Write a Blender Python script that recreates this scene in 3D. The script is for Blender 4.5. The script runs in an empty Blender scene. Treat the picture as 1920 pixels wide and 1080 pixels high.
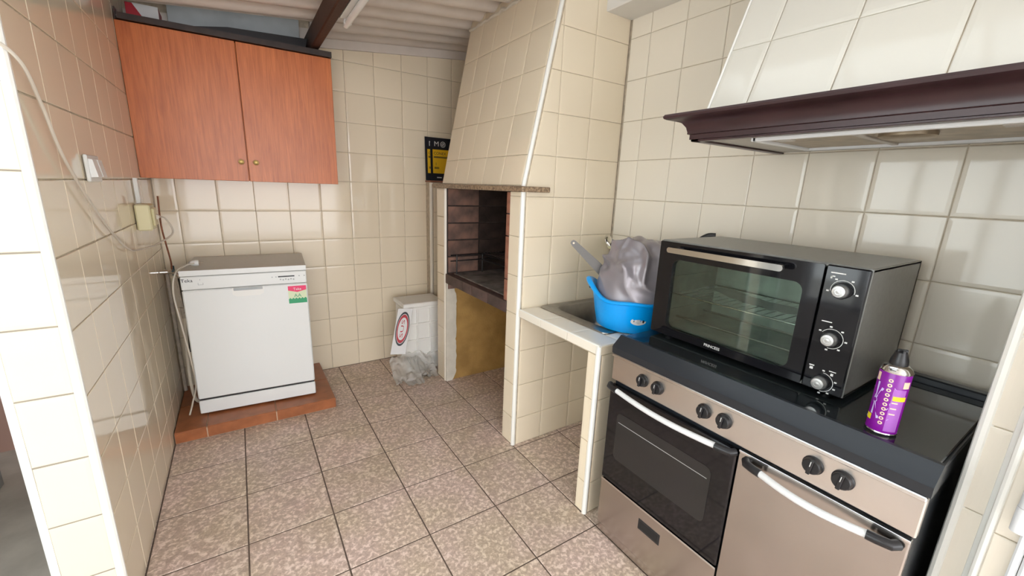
import bpy, math, random
from mathutils import Vector, Matrix, noise
C = bpy.context.scene
COL = C.collection
random.seed(7)
R = math.radians

# ------------------------------------------------------------------ camera, world, sun, exposure
cam = bpy.data.cameras.new('camera'); cam_o = bpy.data.objects.new('camera', cam); COL.objects.link(cam_o)
cam.sensor_width = 36; cam.lens = 774.158 / 1920 * 36
cam.shift_x = (960 - 955.187) / 1920; cam.shift_y = (542.651 - 540) / 1920
cam.clip_start = .02
cam_o.location = (.4776, -.3983, 1.4038); cam_o.rotation_euler = (1.331, -.0358, -.5693)
C.camera = cam_o
W = bpy.data.worlds.new('overcast'); C.world = W; W.use_nodes = True
bg = W.node_tree.nodes['Background']; bg.inputs[0].default_value = (.95, .965, 1.0, 1); bg.inputs[1].default_value = 1.0
C.view_settings.view_transform = 'Standard'; C.view_settings.look = 'None'
C.view_settings.gamma = 1; C.view_settings.use_curve_mapping = False
C.view_settings.exposure = 2.64

# ------------------------------------------------------------------ materials
def _mat(name):
    m = bpy.data.materials.new(name); m.use_nodes = True
    return m, m.node_tree, m.node_tree.nodes['Principled BSDF']
def mat(name, col, rough=.5, metal=0., var=0., nscale=30., bump=0., bscale=200., coat=0., objvar=0., spec=.5, col2=None, stretch=(1,1,1), rvar=0., trans=0., alpha=1.):
    m, nt, b = _mat(name); N = nt.nodes.new; L = nt.links.new
    b.inputs['Roughness'].default_value = rough; b.inputs['Metallic'].default_value = metal
    b.inputs['Specular IOR Level'].default_value = spec
    b.inputs['Coat Weight'].default_value = coat; b.inputs['Coat Roughness'].default_value = .05
    b.inputs['Base Color'].default_value = (*col, 1)
    tc = N('ShaderNodeTexCoord'); mp = N('ShaderNodeMapping'); mp.inputs['Scale'].default_value = stretch
    L(tc.outputs['Object'], mp.inputs[0])
    out = None
    if var or col2:
        nz = N('ShaderNodeTexNoise'); nz.inputs['Scale'].default_value = nscale; nz.inputs['Detail'].default_value = 6
        L(mp.outputs[0], nz.inputs['Vector'])
        rp = N('ShaderNodeValToRGB'); rp.color_ramp.elements[0].position = .35; rp.color_ramp.elements[1].position = .65
        c2 = col2 if col2 else tuple(max(0, c * (1 - var)) for c in col)
        rp.color_ramp.elements[0].color = (*c2, 1); rp.color_ramp.elements[1].color = (*col, 1)
        L(nz.outputs[0], rp.inputs[0]); out = rp.outputs[0]
        if rvar:
            mr = N('ShaderNodeMapRange'); mr.inputs['To Min'].default_value = rough + rvar; mr.inputs['To Max'].default_value = max(.02, rough - rvar)
            L(nz.outputs[0], mr.inputs[0]); L(mr.outputs[0], b.inputs['Roughness'])
    if objvar:
        oi = N('ShaderNodeObjectInfo'); hs = N('ShaderNodeHueSaturation')
        mr = N('ShaderNodeMapRange'); mr.inputs['To Min'].default_value = 1 - objvar; mr.inputs['To Max'].default_value = 1 + objvar
        L(oi.outputs['Random'], mr.inputs[0]); L(mr.outputs[0], hs.inputs['Value'])
        if out: L(out, hs.inputs['Color'])
        else: hs.inputs['Color'].default_value = (*col, 1)
        out = hs.outputs[0]
    if out: L(out, b.inputs['Base Color'])
    if bump:
        n2 = N('ShaderNodeTexNoise'); n2.inputs['Scale'].default_value = bscale; n2.inputs['Detail'].default_value = 4
        L(mp.outputs[0], n2.inputs['Vector'])
        bp = N('ShaderNodeBump'); bp.inputs['Strength'].default_value = bump; bp.inputs['Distance'].default_value = .004
        L(n2.outputs[0], bp.inputs['Height']); L(bp.outputs[0], b.inputs['Normal'])
    return m
def wood_mat(name, c1, c2, rough=.35):
    m, nt, b = _mat(name); N = nt.nodes.new; L = nt.links.new
    tc = N('ShaderNodeTexCoord'); mp = N('ShaderNodeMapping'); mp.inputs['Scale'].default_value = (26, 26, 1.4)
    L(tc.outputs['Object'], mp.inputs[0])
    n1 = N('ShaderNodeTexNoise'); n1.inputs['Scale'].default_value = 3.2; n1.inputs['Detail'].default_value = 9; n1.inputs['Roughness'].default_value = .68; n1.inputs['Distortion'].default_value = .5
    L(mp.outputs[0], n1.inputs['Vector'])
    rp = N('ShaderNodeValToRGB'); rp.color_ramp.elements[0].position = .3; rp.color_ramp.elements[1].position = .68
    rp.color_ramp.elements[0].color = (*c2, 1); rp.color_ramp.elements[1].color = (*c1, 1); L(n1.outputs[0], rp.inputs[0])
    n3 = N('ShaderNodeTexNoise'); n3.inputs['Scale'].default_value = 5; n3.inputs['Detail'].default_value = 2
    mp3 = N('ShaderNodeMapping'); mp3.inputs['Scale'].default_value = (1.6, 1.6, .7); L(tc.outputs['Object'], mp3.inputs[0]); L(mp3.outputs[0], n3.inputs['Vector'])
    mx = N('ShaderNodeMix'); mx.data_type = 'RGBA'; mx.blend_type = 'MULTIPLY'; mx.inputs['Factor'].default_value = .55
    r3 = N('ShaderNodeValToRGB'); r3.color_ramp.elements[0].position = .35; r3.color_ramp.elements[0].color = (.80, .70, .66, 1); r3.color_ramp.elements[1].position = .7; r3.color_ramp.elements[1].color = (1, 1, 1, 1)
    L(n3.outputs[0], r3.inputs[0]); L(rp.outputs[0], mx.inputs['A']); L(r3.outputs[0], mx.inputs['B'])
    L(mx.outputs['Result'], b.inputs['Base Color'])
    b.inputs['Roughness'].default_value = rough
    return m
def floor_mat():
    m, nt, b = _mat('floor_tile'); N = nt.nodes.new; L = nt.links.new
    g = N('ShaderNodeNewGeometry'); oi = N('ShaderNodeObjectInfo')
    ad = N('ShaderNodeVectorMath'); ad.operation = 'ADD'; sc = N('ShaderNodeVectorMath'); sc.operation = 'SCALE'; sc.inputs['Scale'].default_value = 7
    cmb = N('ShaderNodeCombineXYZ'); L(oi.outputs['Random'], cmb.inputs[0]); L(oi.outputs['Random'], cmb.inputs[2]); L(cmb.outputs[0], sc.inputs[0])
    L(g.outputs['Position'], ad.inputs[0]); L(sc.outputs[0], ad.inputs[1])
    n1 = N('ShaderNodeTexNoise'); n1.inputs['Scale'].default_value = 62; n1.inputs['Detail'].default_value = 4; n1.inputs['Roughness'].default_value = .6; n1.inputs['Distortion'].default_value = .45
    L(ad.outputs[0], n1.inputs['Vector'])
    rp = N('ShaderNodeValToRGB'); e = rp.color_ramp.elements
    e[0].position = .36; e[0].color = (.46, .355, .305, 1); e[1].position = .62; e[1].color = (.85, .715, .65, 1)
    k = e.new(.51); k.color = (.60, .47, .40, 1)
    L(n1.outputs[0], rp.inputs[0])
    n2 = N('ShaderNodeTexNoise'); n2.inputs['Scale'].default_value = 4.5; n2.inputs['Detail'].default_value = 3; L(g.outputs['Position'], n2.inputs['Vector'])
    r2 = N('ShaderNodeValToRGB'); r2.color_ramp.elements[0].position = .35; r2.color_ramp.elements[0].color = (.93, .93, .82, 1); r2.color_ramp.elements[1].position = .65; r2.color_ramp.elements[1].color = (1, .96, .95, 1)
    L(n2.outputs[0], r2.inputs[0])
    mx = N('ShaderNodeMix'); mx.data_type = 'RGBA'; mx.blend_type = 'MULTIPLY'; mx.inputs['Factor'].default_value = 1
    L(rp.outputs[0], mx.inputs['A']); L(r2.outputs[0], mx.inputs['B'])
    hs = N('ShaderNodeHueSaturation'); mr = N('ShaderNodeMapRange'); mr.inputs['To Min'].default_value = .94; mr.inputs['To Max'].default_value = 1.05
    L(oi.outputs['Random'], mr.inputs[0]); L(mr.outputs[0], hs.inputs['Value']); L(mx.outputs['Result'], hs.inputs['Color']); L(hs.outputs[0], b.inputs['Base Color'])
    b.inputs['Roughness'].default_value = .42
    bp = N('ShaderNodeBump'); bp.inputs['Strength'].default_value = .12; bp.inputs['Distance'].default_value = .002; L(n1.outputs[0], bp.inputs['Height']); L(bp.outputs[0], b.inputs['Normal'])
    return m
def glass_mat(name, tint, refl=.9, rough=.02, milky=0., mcol=(1, 1, 1)):
    m = bpy.data.materials.new(name); m.use_nodes = True; nt = m.node_tree; nt.nodes.clear(); N = nt.nodes.new; L = nt.links.new
    o = N('ShaderNodeOutputMaterial'); t = N('ShaderNodeBsdfTransparent'); t.inputs[0].default_value = (*tint, 1)
    g = N('ShaderNodeBsdfGlossy'); g.inputs['Roughness'].default_value = rough; g.inputs[0].default_value = (refl, refl, refl, 1)
    f = N('ShaderNodeFresnel'); f.inputs[0].default_value = 1.5
    x = N('ShaderNodeMixShader'); L(f.outputs[0], x.inputs[0])
    if milky:
        d = N('ShaderNodeBsdfDiffuse'); d.inputs[0].default_value = (*mcol, 1); y = N('ShaderNodeMixShader'); y.inputs[0].default_value = milky
        L(t.outputs[0], y.inputs[1]); L(d.outputs[0], y.inputs[2]); L(y.outputs[0], x.inputs[1])
    else: L(t.outputs[0], x.inputs[1])
    L(g.outputs[0], x.inputs[2]); L(x.outputs[0], o.inputs[0])
    return m

M = {}
M['tile'] = mat('cream_tile', (.83, .725, .555), .07, objvar=.02)
M['tile_daylit'] = mat('daylit_tile', (.82, .755, .645), .07, objvar=.02)  # the same wall tile tinted paler, its daylight put into the colour
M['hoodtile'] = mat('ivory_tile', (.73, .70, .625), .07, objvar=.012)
M['trim'] = mat('cream_trim', (.86, .80, .69), .25)
M['trimw'] = mat('white_trim', (.88, .87, .82), .3)
M['grout'] = mat('grout', (.60, .51, .385), .9, var=.25, nscale=40)
M['bedgrout'] = mat('grey_grout', (.30, .265, .21), .9)
M['fgrout'] = mat('floor_grout', (.16, .115, .09), .9, var=.3, nscale=30)
M['floor'] = floor_mat()
M['ceil'] = mat('ceiling_paint', (.72, .65, .585), .7, var=.10, nscale=5)
M['oak'] = wood_mat('orange_oak', (.70, .215, .060), (.46, .12, .030))
M['dkwood'] = wood_mat('dark_beam_wood', (.085, .035, .022), (.03, .012, .008), .6)
M['board'] = mat('dark_board', (.035, .02, .016), .5, var=.4, nscale=20)
M['appl'] = mat('white_enamel', (.79, .81, .80), .22, spec=.5)
M['appl2'] = mat('white_plastic', (.80, .80, .77), .35)
M['worktop'] = mat('grey_laminate', (.52, .50, .45), .35, var=.06, nscale=60)
M['terra'] = mat('terracotta', (.40, .135, .05), .35, objvar=.08, var=.25, nscale=14)
M['tgrout'] = mat('light_grout', (.60, .43, .30), .9)
M['brass'] = mat('aged_brass', (.28, .19, .07), .35, metal=1)
M['dkmetal'] = mat('dull_grey_metal', (.17, .16, .15), .5, metal=.2)
M['chrome'] = mat('chrome', (.75, .75, .74), .12, metal=1)
M['steel'] = mat('stainless', (.53, .49, .46), .24, metal=1, var=.10, nscale=5, rvar=.05)
M['steelb'] = mat('sink_steel', (.42, .40, .37), .35, metal=1, var=.2, nscale=20)
M['steel2'] = mat('brushed_panel', (.74, .685, .64), .30, metal=1, var=.08, nscale=5, rvar=.05)
M['edge'] = mat('bright_steel_edge', (.80, .79, .78), .2, metal=1)
M['black'] = mat('black_plastic', (.012, .012, .014), .35)
M['blackg'] = mat('black_gloss', (.006, .006, .008), .06)
M['lid'] = mat('black_glass_lid', (.012, .016, .018), .07, spec=.9)
M['frame'] = mat('black_enamel_frame', (.018, .022, .028), .28)
M['body'] = mat('oven_dark_metal', (.25, .25, .235), .36, metal=.3, var=.1, nscale=70)
M['inner'] = mat('oven_cavity_metal', (.52, .55, .51), .45, metal=.2, var=.25, nscale=12)
M['dark'] = mat('painted_shade', (.01, .01, .01), .7)
M['handle'] = mat('silver_handle', (.74, .75, .75), .3)
M['silver'] = mat('silver_knob', (.62, .62, .61), .3, metal=.8)
M['print'] = mat('white_print', (.72, .72, .70), .5)
M['glass'] = glass_mat('oven_glass', (.80, .86, .82))
M['pane'] = glass_mat('window_glass', (.93, .96, .95))
M['added_pane'] = glass_mat('added_roof_glass', (.60, .62, .62))  # grey glass of the added roof light, weakening what it lets in
M['dwin'] = mat('dark_oven_window', (.022, .021, .021), .07)
M['blue'] = mat('blue_plastic', (.0, .36, .92), .28, spec=.5)
M['cloth'] = mat('grey_satin', (.30, .275, .295), .33, metal=.35, bump=.04, bscale=90)
M['brick'] = mat('sooty_brick', (.27, .145, .105), .85, col2=(.11, .072, .06), nscale=9, objvar=.25, bump=.4, bscale=60)
M['brickb'] = mat('black_soot_brick', (.045, .026, .02), .9, var=.6, nscale=10, objvar=.3, bump=.4, bscale=60)
M['soot'] = mat('soot_mortar', (.06, .042, .036), .95, var=.5, nscale=20)
M['redbrick'] = mat('red_brick_edge', (.38, .16, .10), .8, var=.35, nscale=25)
M['ash'] = mat('ash_slab', (.26, .235, .21), .9, col2=(.11, .095, .085), nscale=11, bump=.4, bscale=50)
M['hedge'] = mat('hearth_edge_brick', (.10, .058, .05), .55, col2=(.055, .035, .03), nscale=20, objvar=.3, bump=.3)
M['ochre'] = mat('ochre_render', (.50, .30, .095), .9, col2=(.36, .21, .065), nscale=8, bump=.5, bscale=70)
M['plaster'] = mat('white_plaster', (.70, .65, .55), .9, var=.12, nscale=14, bump=.5, bscale=45)
M['granite'] = mat('brown_granite', (.42, .30, .19), .35, col2=(.14, .09, .055), nscale=90)
M['foam'] = mat('white_foam', (.85, .84, .80), .6)
M['film'] = glass_mat('clear_film', (.95, .95, .94), .95, .10, .30, (.9, .89, .86))
M['sign'] = mat('sign_white', (.72, .72, .72), .4)
M['red'] = mat('red_print', (.45, .015, .03), .4)
M['pblack'] = mat('poster_black', (.012, .014, .022), .35)
M['yellow'] = mat('yellow_print', (.78, .47, .015), .4)
M['pink'] = mat('pink_print', (.80, .03, .14), .4)
M['green'] = mat('green_print', (.02, .33, .14), .4)
M['lime'] = mat('pale_green_print', (.66, .74, .50), .4)
M['purple'] = mat('purple_label', (.22, .008, .30), .22)
M['lilac'] = mat('lilac_print', (.38, .12, .50), .3)
M['pale'] = mat('pale_lilac_print', (.62, .50, .85), .3)
M['peach'] = mat('peach_print', (.85, .62, .45), .3)
M['yprint'] = mat('bright_yellow_print', (.85, .68, .02), .3)
M['hood'] = mat('dark_purple_wood', (.050, .022, .024), .33, var=.35, nscale=18, stretch=(1, .3, 1))
M['under'] = mat('hood_underside', (.50, .47, .42), .4, var=.15, nscale=20)
M['filter'] = mat('greasy_filter', (.42, .34, .24), .4, metal=.6, var=.3, nscale=25)
M['beige'] = mat('beige_plastic', (.74, .68, .42), .4)
M['cable'] = mat('white_cable', (.62, .56, .47), .45)
M['cableg'] = mat('grey_hose', (.10, .09, .08), .5)
M['copper'] = mat('rusty_pipe', (.32, .12, .06), .5, metal=.4, var=.4, nscale=40)
M['oldpipe'] = mat('old_painted_pipe', (.55, .47, .38), .6, var=.35, nscale=25)
M['teal'] = mat('dark_teal_handle', (.02, .06, .07), .35)
M['pvc'] = mat('white_pvc', (.82, .84, .86), .3)
M['tube'] = mat('fluorescent_tube', (.88, .88, .86), .2)
M['grey'] = mat('grey_sheet', (.42, .45, .46), .5, var=.2, nscale=6)
M['patio'] = mat('patio_ground', (.55, .52, .48), .7, var=.2, nscale=8)
M['house'] = mat('house_wall', (.36, .22, .18), .85, var=.1, nscale=3)
M['alu'] = mat('grey_frame', (.30, .32, .32), .4)
M['soffit'] = mat('white_paint', (.80, .78, .74), .7, var=.04, nscale=6)

# ------------------------------------------------------------------ mesh helpers
class MB:
    def __init__(s): s.v = []; s.f = []
    def add(s, vs, fs, m=None):
        n = len(s.v); s.v += [tuple(m @ Vector(p)) if m else tuple(p) for p in vs]; s.f += [tuple(i + n for i in f) for f in fs]; return s
    def box(s, a, b, bev=0., m=None):
        x0, y0, z0 = a; x1, y1, z1 = b
        if bev <= 0:
            return s.add([(x0,y0,z0),(x1,y0,z0),(x1,y1,z0),(x0,y1,z0),(x0,y0,z1),(x1,y0,z1),(x1,y1,z1),(x0,y1,z1)],
                [(3,2,1,0),(4,5,6,7),(0,1,5,4),(1,2,6,5),(2,3,7,6),(3,0,4,7)], m)
        vs = []; idx = {}
        X = (x0, x1); Y = (y0, y1); Z = (z0, z1)
        for i in (0,1):
            for j in (0,1):
                for k in (0,1):
                    sx, sy, sz = (bev if i == 0 else -bev), (bev if j == 0 else -bev), (bev if k == 0 else -bev)
                    idx[i,j,k] = len(vs); vs += [(X[i], Y[j]+sy, Z[k]+sz), (X[i]+sx, Y[j], Z[k]+sz), (X[i]+sx, Y[j]+sy, Z[k])]
        g = lambda i,j,k,a: idx[i,j,k] + a
        fs = []
        for i in (0,1): fs.append((g(i,0,0,0), g(i,1,0,0), g(i,1,1,0), g(i,0,1,0)))
        for j in (0,1): fs.append((g(0,j,0,1), g(1,j,0,1), g(1,j,1,1), g(0,j,1,1)))
        for k in (0,1): fs.append((g(0,0,k,2), g(1,0,k,2), g(1,1,k,2), g(0,1,k,2)))
        for i in (0,1):
            for j in (0,1): fs.append((g(i,j,0,0), g(i,j,1,0), g(i,j,1,1), g(i,j,0,1)))
            for k in (0,1): fs.append((g(i,0,k,0), g(i,1,k,0), g(i,1,k,2), g(i,0,k,2)))
        for j in (0,1):
            for k in (0,1): fs.append((g(0,j,k,1), g(1,j,k,1), g(1,j,k,2), g(0,j,k,2)))
        for i in (0,1):
            for j in (0,1):
                for k in (0,1): fs.append((g(i,j,k,0), g(i,j,k,1), g(i,j,k,2)))
        # orient outward
        c = Vector(((x0+x1)/2, (y0+y1)/2, (z0+z1)/2)); out = []
        for f in fs:
            p = [Vector(vs[q]) for q in f]; n = (p[1]-p[0]).cross(p[2]-p[0]); ce = sum(p, Vector()) / len(p)
            out.append(f if n.dot(ce - c) > 0 else tuple(reversed(f)))
        return s.add(vs, out, m)
    def prism(s, poly, O, U, V, N, t0, t1, m=None):
        O, U, V, N = map(Vector, (O, U, V, N)); k = len(poly)
        a = [O + U*p[0] + V*p[1] + N*t0 for p in poly]; b = [O + U*p[0] + V*p[1] + N*t1 for p in poly]
        fs = [tuple(range(k, 2*k)), tuple(reversed(range(k)))] + [(i, (i+1) % k, (i+1) % k + k, i + k) for i in range(k)]
        return s.add(a + b, fs, m)
    def tube(s, pts, r, seg=8, m=None, cap=True, rr=None):
        pts = [Vector(p) for p in pts]; n = len(pts)
        t = (pts[1]-pts[0]).normalized(); up = Vector((0,0,1)) if abs(t.z) < .9 else Vector((1,0,0))
        u = t.cross(up).normalized(); vs = []
        for i, p in enumerate(pts):
            t2 = (pts[min(i+1,n-1)] - pts[max(i-1,0)]).normalized()
            u = (u - t2*u.dot(t2)).normalized(); w = t2.cross(u); q = rr[i] if rr else r
            for k in range(seg):
                a = 2*math.pi*k/seg; vs.append(p + u*math.cos(a)*q + w*math.sin(a)*q)
        fs = [(i*seg+k, i*seg+(k+1) % seg, (i+1)*seg+(k+1) % seg, (i+1)*seg+k) for i in range(n-1) for k in range(seg)]
        if cap: fs += [tuple(reversed(range(seg))), tuple((n-1)*seg+k for k in range(seg))]
        return s.add(vs, fs, m)
    def lathe(s, prof, seg=32, m=None):
        vs = []; fs = []; n = len(prof)
        for r, z in prof:
            for k in range(seg):
                a = 2*math.pi*k/seg; vs.append((r*math.cos(a), r*math.sin(a), z))
        for i in range(n-1):
            for k in range(seg): fs.append((i*seg+k, i*seg+(k+1) % seg, (i+1)*seg+(k+1) % seg, (i+1)*seg+k))
        ring = prof[0] == prof[-1]
        if prof[0][0] > 1e-6 and not ring: fs.append(tuple(reversed(range(seg))))
        if prof[-1][0] > 1e-6 and not ring: fs.append(tuple((n-1)*seg+k for k in range(seg)))
        return s.add(vs, fs, m)
    def grid(s, fn, nu, nv, closed=False, m=None):
        vs = [fn(i/(nu if closed else nu-1), j/(nv-1)) for j in range(nv) for i in range(nu)]
        fs = [(j*nu+i, j*nu+(i+1) % nu, (j+1)*nu+(i+1) % nu, (j+1)*nu+i) for j in range(nv-1) for i in range(nu if closed else nu-1)]
        return s.add(vs, fs, m)
    def build(s, name, material, parent=None, smooth=35, local=True):
        me = bpy.data.meshes.new(name); me.from_pydata(s.v, [], s.f); me.update()
        me.materials.append(material if not isinstance(material, str) else M[material])
        if smooth:
            me.shade_smooth(); me.set_sharp_from_angle(angle=R(smooth))
        o = bpy.data.objects.new(name, me); COL.objects.link(o)
        if parent: attach(o, parent)
        return o
ORIG = {}
def worldm(o):
    if o.name in ORIG: return ORIG[o.name]
    return Matrix()
def attach(o, parent):
    o.parent = parent; o.matrix_parent_inverse = worldm(parent).inverted()
def tag(o, label, cat, group=None):
    o['label'] = label; o['category'] = cat
    if group: o['group'] = group
    return o
def thing(name, label, cat, loc, group=None):
    """Empty at the thing's base; its parts are meshes built in world coordinates."""
    o = bpy.data.objects.new(name, None); COL.objects.link(o); o.empty_display_size = .05
    o.location = loc; ORIG[o.name] = Matrix.Translation(loc)
    return tag(o, label, cat, group)
def struct(o): o['kind'] = 'structure'; return o
def frame(O, U, V):
    U = Vector(U).normalized(); V = Vector(V).normalized(); N = U.cross(V)
    return Matrix(((U.x, V.x, N.x, O[0]), (U.y, V.y, N.y, O[1]), (U.z, V.z, N.z, O[2]), (0,0,0,1)))
def text(name, body, size, m, material, parent, align='CENTER', ext=.0004, sx=1.):
    cu = bpy.data.curves.new('t', 'FONT'); cu.body = body; cu.size = size; cu.align_x = align; cu.align_y = 'CENTER'; cu.extrude = ext; cu.resolution_u = 2
    t = bpy.data.objects.new('t', cu); COL.objects.link(t)
    me = bpy.data.meshes.new_from_object(t.evaluated_get(bpy.context.evaluated_depsgraph_get()))
    bpy.data.objects.remove(t); me.transform(m @ Matrix.Diagonal((sx,1,1,1))); me.materials.clear(); me.materials.append(M[material]); me.name = name
    o = bpy.data.objects.new(name, me); COL.objects.link(o)
    if parent: attach(o, parent)
    return o
def crom(pts, n=8):
    P = [Vector(p) for p in pts]; P = [P[0]*2-P[1]] + P + [P[-1]*2-P[-2]]; out = []
    for i in range(1, len(P)-2):
        a, b, c, d = P[i-1:i+3]
        for k in range(n):
            t = k/n; out.append(.5*((2*b) + (c-a)*t + (2*a-5*b+4*c-d)*t*t + (3*b-a-3*c+d)*t**3))
    out.append(P[-2]); return out
def clip(poly, a, b, c):      # keep a*x+b*y<=c
    out = []; n = len(poly)
    for i in range(n):
        p, q = poly[i], poly[(i+1) % n]; dp = a*p[0]+b*p[1]-c; dq = a*q[0]+b*q[1]-c
        if dp <= 0: out.append(p)
        if dp*dq < 0:
            t = dp/(dp-dq); out.append((p[0]+(q[0]-p[0])*t, p[1]+(q[1]-p[1])*t))
    return out
def area(p): return .5*sum(p[i][0]*p[(i+1) % len(p)][1]-p[(i+1) % len(p)][0]*p[i][1] for i in range(len(p)))
def inset(poly, d):
    r = poly; n = len(poly)
    for i in range(n):
        p, q = poly[i], poly[(i+1) % n]; l = math.hypot(q[0]-p[0], q[1]-p[1])
        if l < 1e-7: continue
        a, b = (q[1]-p[1])/l, -(q[0]-p[0])/l
        r = clip(r, a, b, a*p[0]+b*p[1]-d)
        if len(r) < 3: return []
    return r
def dedupe(p):
    o = []
    for q in p:
        if not o or math.hypot(q[0]-o[-1][0], q[1]-o[-1][1]) > 4e-4: o.append(q)
    if len(o) > 1 and math.hypot(o[0][0]-o[-1][0], o[0][1]-o[-1][1]) <= 4e-4: o.pop()
    return o
CACHE = {}
def tile_mesh(poly, th, material, flat):
    key = (tuple((round(x, 3), round(y, 3)) for x, y in poly), th, material, flat)
    if key in CACHE: return CACHE[key]
    rings = [(0, -.004), (0, th*.5), (.002, th*.84), (.0115, th)] if not flat else [(0, -.004), (0, th-.0012), (.0016, th)]
    vs = []; cnt = []
    for d, z in rings:
        p = poly if d == 0 else inset(poly, d)
        if len(p) != len(poly): break
        vs += [(x, y, z) for x, y in p]; cnt.append(len(p))
    k = len(poly); n = len(cnt); fs = []
    for i in range(n-1):
        for j in range(k): fs.append((i*k+j, i*k+(j+1) % k, (i+1)*k+(j+1) % k, (i+1)*k+j))
    fs.append(tuple((n-1)*k+j for j in range(k)))
    me = bpy.data.meshes.new('tile'); me.from_pydata(vs, [], fs); me.update(); me.materials.append(M[material])
    CACHE[key] = me
    return me
def tiles(parent, poly, O, U, V, us, vs, material='tile', gap=.0024, th=.005, name='tile', flat=False, jit=.25, skip=None):
    """Lays single tiles (children of parent) over a convex polygon in the plane O,U,V, cut at the joint lines us / vs."""
    m = frame(O, U, V); poly = poly if area(poly) > 0 else poly[::-1]; made = []
    us = sorted(us); vs = sorted(vs)
    for i in range(len(us)-1):
        for j in range(len(vs)-1):
            c = poly
            for a, b, d in ((1,0,us[i+1]), (-1,0,-us[i]), (0,1,vs[j+1]), (0,-1,-vs[j])):
                c = clip(c, a, b, d)
                if len(c) < 3: break
            if len(c) < 3: continue
            c = dedupe(c)
            if len(c) < 3 or area(c) < 1e-4: continue
            c = dedupe(inset(c, gap/2))
            if len(c) < 3 or area(c) < 6e-5: continue
            cx = sum(p[0] for p in c)/len(c); cy = sum(p[1] for p in c)/len(c)
            if skip and skip(cx, cy): continue
            me = tile_mesh([(p[0]-cx, p[1]-cy) for p in c], th, material, flat)
            o = bpy.data.objects.new(name, me); COL.objects.link(o)
            rx, ry = random.uniform(-jit, jit), random.uniform(-jit, jit)
            w = m @ Matrix.Translation((cx, cy, 0)) @ Matrix.Rotation(R(rx), 4, 'X') @ Matrix.Rotation(R(ry), 4, 'Y')
            o.parent = parent; o.matrix_parent_inverse = worldm(parent).inverted(); o.matrix_basis = w
            made.append(o)
    return made
def fr(a, b, off, step):
    k = math.floor((a-off)/step); out = []
    while off + k*step < b + step: out.append(off + k*step); k += 1
    return out

# ------------------------------------------------------------------ setting: floor
XL, XR, YB = .06, 2.263, 2.816
CZ = lambda x: 2.187 + .107*x
fl = struct(MB().box((-.09, -1.3, -.12), (2.45, 2.95, -.0022)).build('floor', 'fgrout'))
TF = .316
tiles(fl, [(-.085, -1.25), (2.4, -1.25), (2.4, YB), (-.085, YB)], (0, 0, -.008), (1,0,0), (0,1,0), fr(-.1, 2.4, .693, TF), fr(-1.25, YB, 1.898, TF),
      'floor', .0058, .008, 'tile', True, .05)
struct(MB().box((-6, -7, -.14), (-.091, 5, -.03)).build('floor', 'patio'))
struct(MB().box((-.091, -7, -.14), (6, -1.301, -.03)).build('floor', 'patio'))

# ------------------------------------------------------------------ setting: walls
wb = struct(MB().prism([(-.085,0),(2.45,0),(2.45,2.5),(-.085,2.5)], (0,YB+.004,0), (1,0,0), (0,0,1), (0,-1,0), -.12, 0).build('wall_back', 'grout'))
tiles(wb, [(XL,0),(XR,0),(XR,CZ(XR)),(XL,CZ(XL))], (0,YB+.004,0), (1,0,0), (0,0,1), fr(XL, XR, .7658, .2), [0,.199,.4,.601,.803,1.002,1.2,1.41,1.61,1.81,2.006,2.2,2.4,2.6])
wl = struct(MB().box((-.085+.006, 1.116, 0), (XL-.005, YB, 2.45)).build('wall_left', 'grout'))
tiles(wl, [(1.135,0),(YB,0),(YB,2.34),(1.135,2.34)], (XL-.005,0,0), (0,1,0), (0,0,1), fr(1.1, 2.9, 1.14, .1945), [.0,.19,.385,.585,.785,.98,1.181,1.383,1.588,1.79,1.99,2.19,2.4], gap=.004, th=.0032, flat=True, jit=.15)
tiles(wl, [(-.072,0),(.045,0),(.045,2.34),(-.072,2.34)], (0,1.116,0), (1,0,0), (0,0,1), [-.072,.045], [0,.217,.416,.613,.812,1.006,1.204,1.403,1.604,1.804,2.0,2.2,2.4], gap=.004)
MB().box((-.077, 1.1135, 0), (.05, 1.118, 2.44)).build('tile_bed', 'bedgrout', wl)
def corner_trim(x, y, z0, z1, par, r=.011, mt='trimw', name='corner_trim'):
    MB().tube([(x,y,z0),(x,y,z1)], r, 10).build(name, mt, par)
corner_trim(XL-.009, 1.122, 0, 2.34, wl, .0125); corner_trim(-.079, 1.122, 0, 2.34, wl, .0125)
wr = struct(MB().box((XR+.005, -.78, 0), (XR+.2, YB, 2.6)).build('wall_right', 'grout'))
RY = [0,.17,.37,.57,.77,.968,1.17,1.368,1.571,1.771,1.972,2.172,2.36,2.56]
tiles(wr, [(-1.28,0),(.29,0),(.29,2.5),(-1.28,2.5)], (XR+.005,0,0), (0,-1,0), (0,0,1), [-1.286,-1.1535,-.9535,-.7535,-.5535,-.3535,-.1515,.053,.265,.47], RY, 'tile_daylit')
# front wall end (right jamb), its reveal and the outer pilaster
wf = struct(MB().box((1.766, -.345, 0), (2.45, -.288, 2.6)).build('wall_front', 'grout'))
JR = [0,.155,.355,.555,.755,.957,1.155,1.355,1.555,1.755,1.955,2.155]
tiles(wf, [(.2975,0),(.334,0),(.334,2.2),(.2975,2.2)], (1.766,0,0), (0,-1,0), (0,0,1), [.2975,.334], JR, 'tile_daylit', jit=.1)
corner_trim(1.772, -.2935, 0, 2.6, wf, .0125); corner_trim(1.766, -.342, 0, 2.6, wf, .0125)
wf2 = struct(MB().box((1.716, -.78, 0), (2.45, -.3455, 2.6)).build('wall_front', 'grout'))
tiles(wf2, [(.352,0),(.775,0),(.775,2.2),(.352,2.2)], (1.716,0,0), (0,-1,0), (0,0,1), [.352,.392,.55,.75,.95], JR, 'tile_daylit', jit=.1)
corner_trim(1.722, -.3485, 0, 2.6, wf2, .0085)
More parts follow.
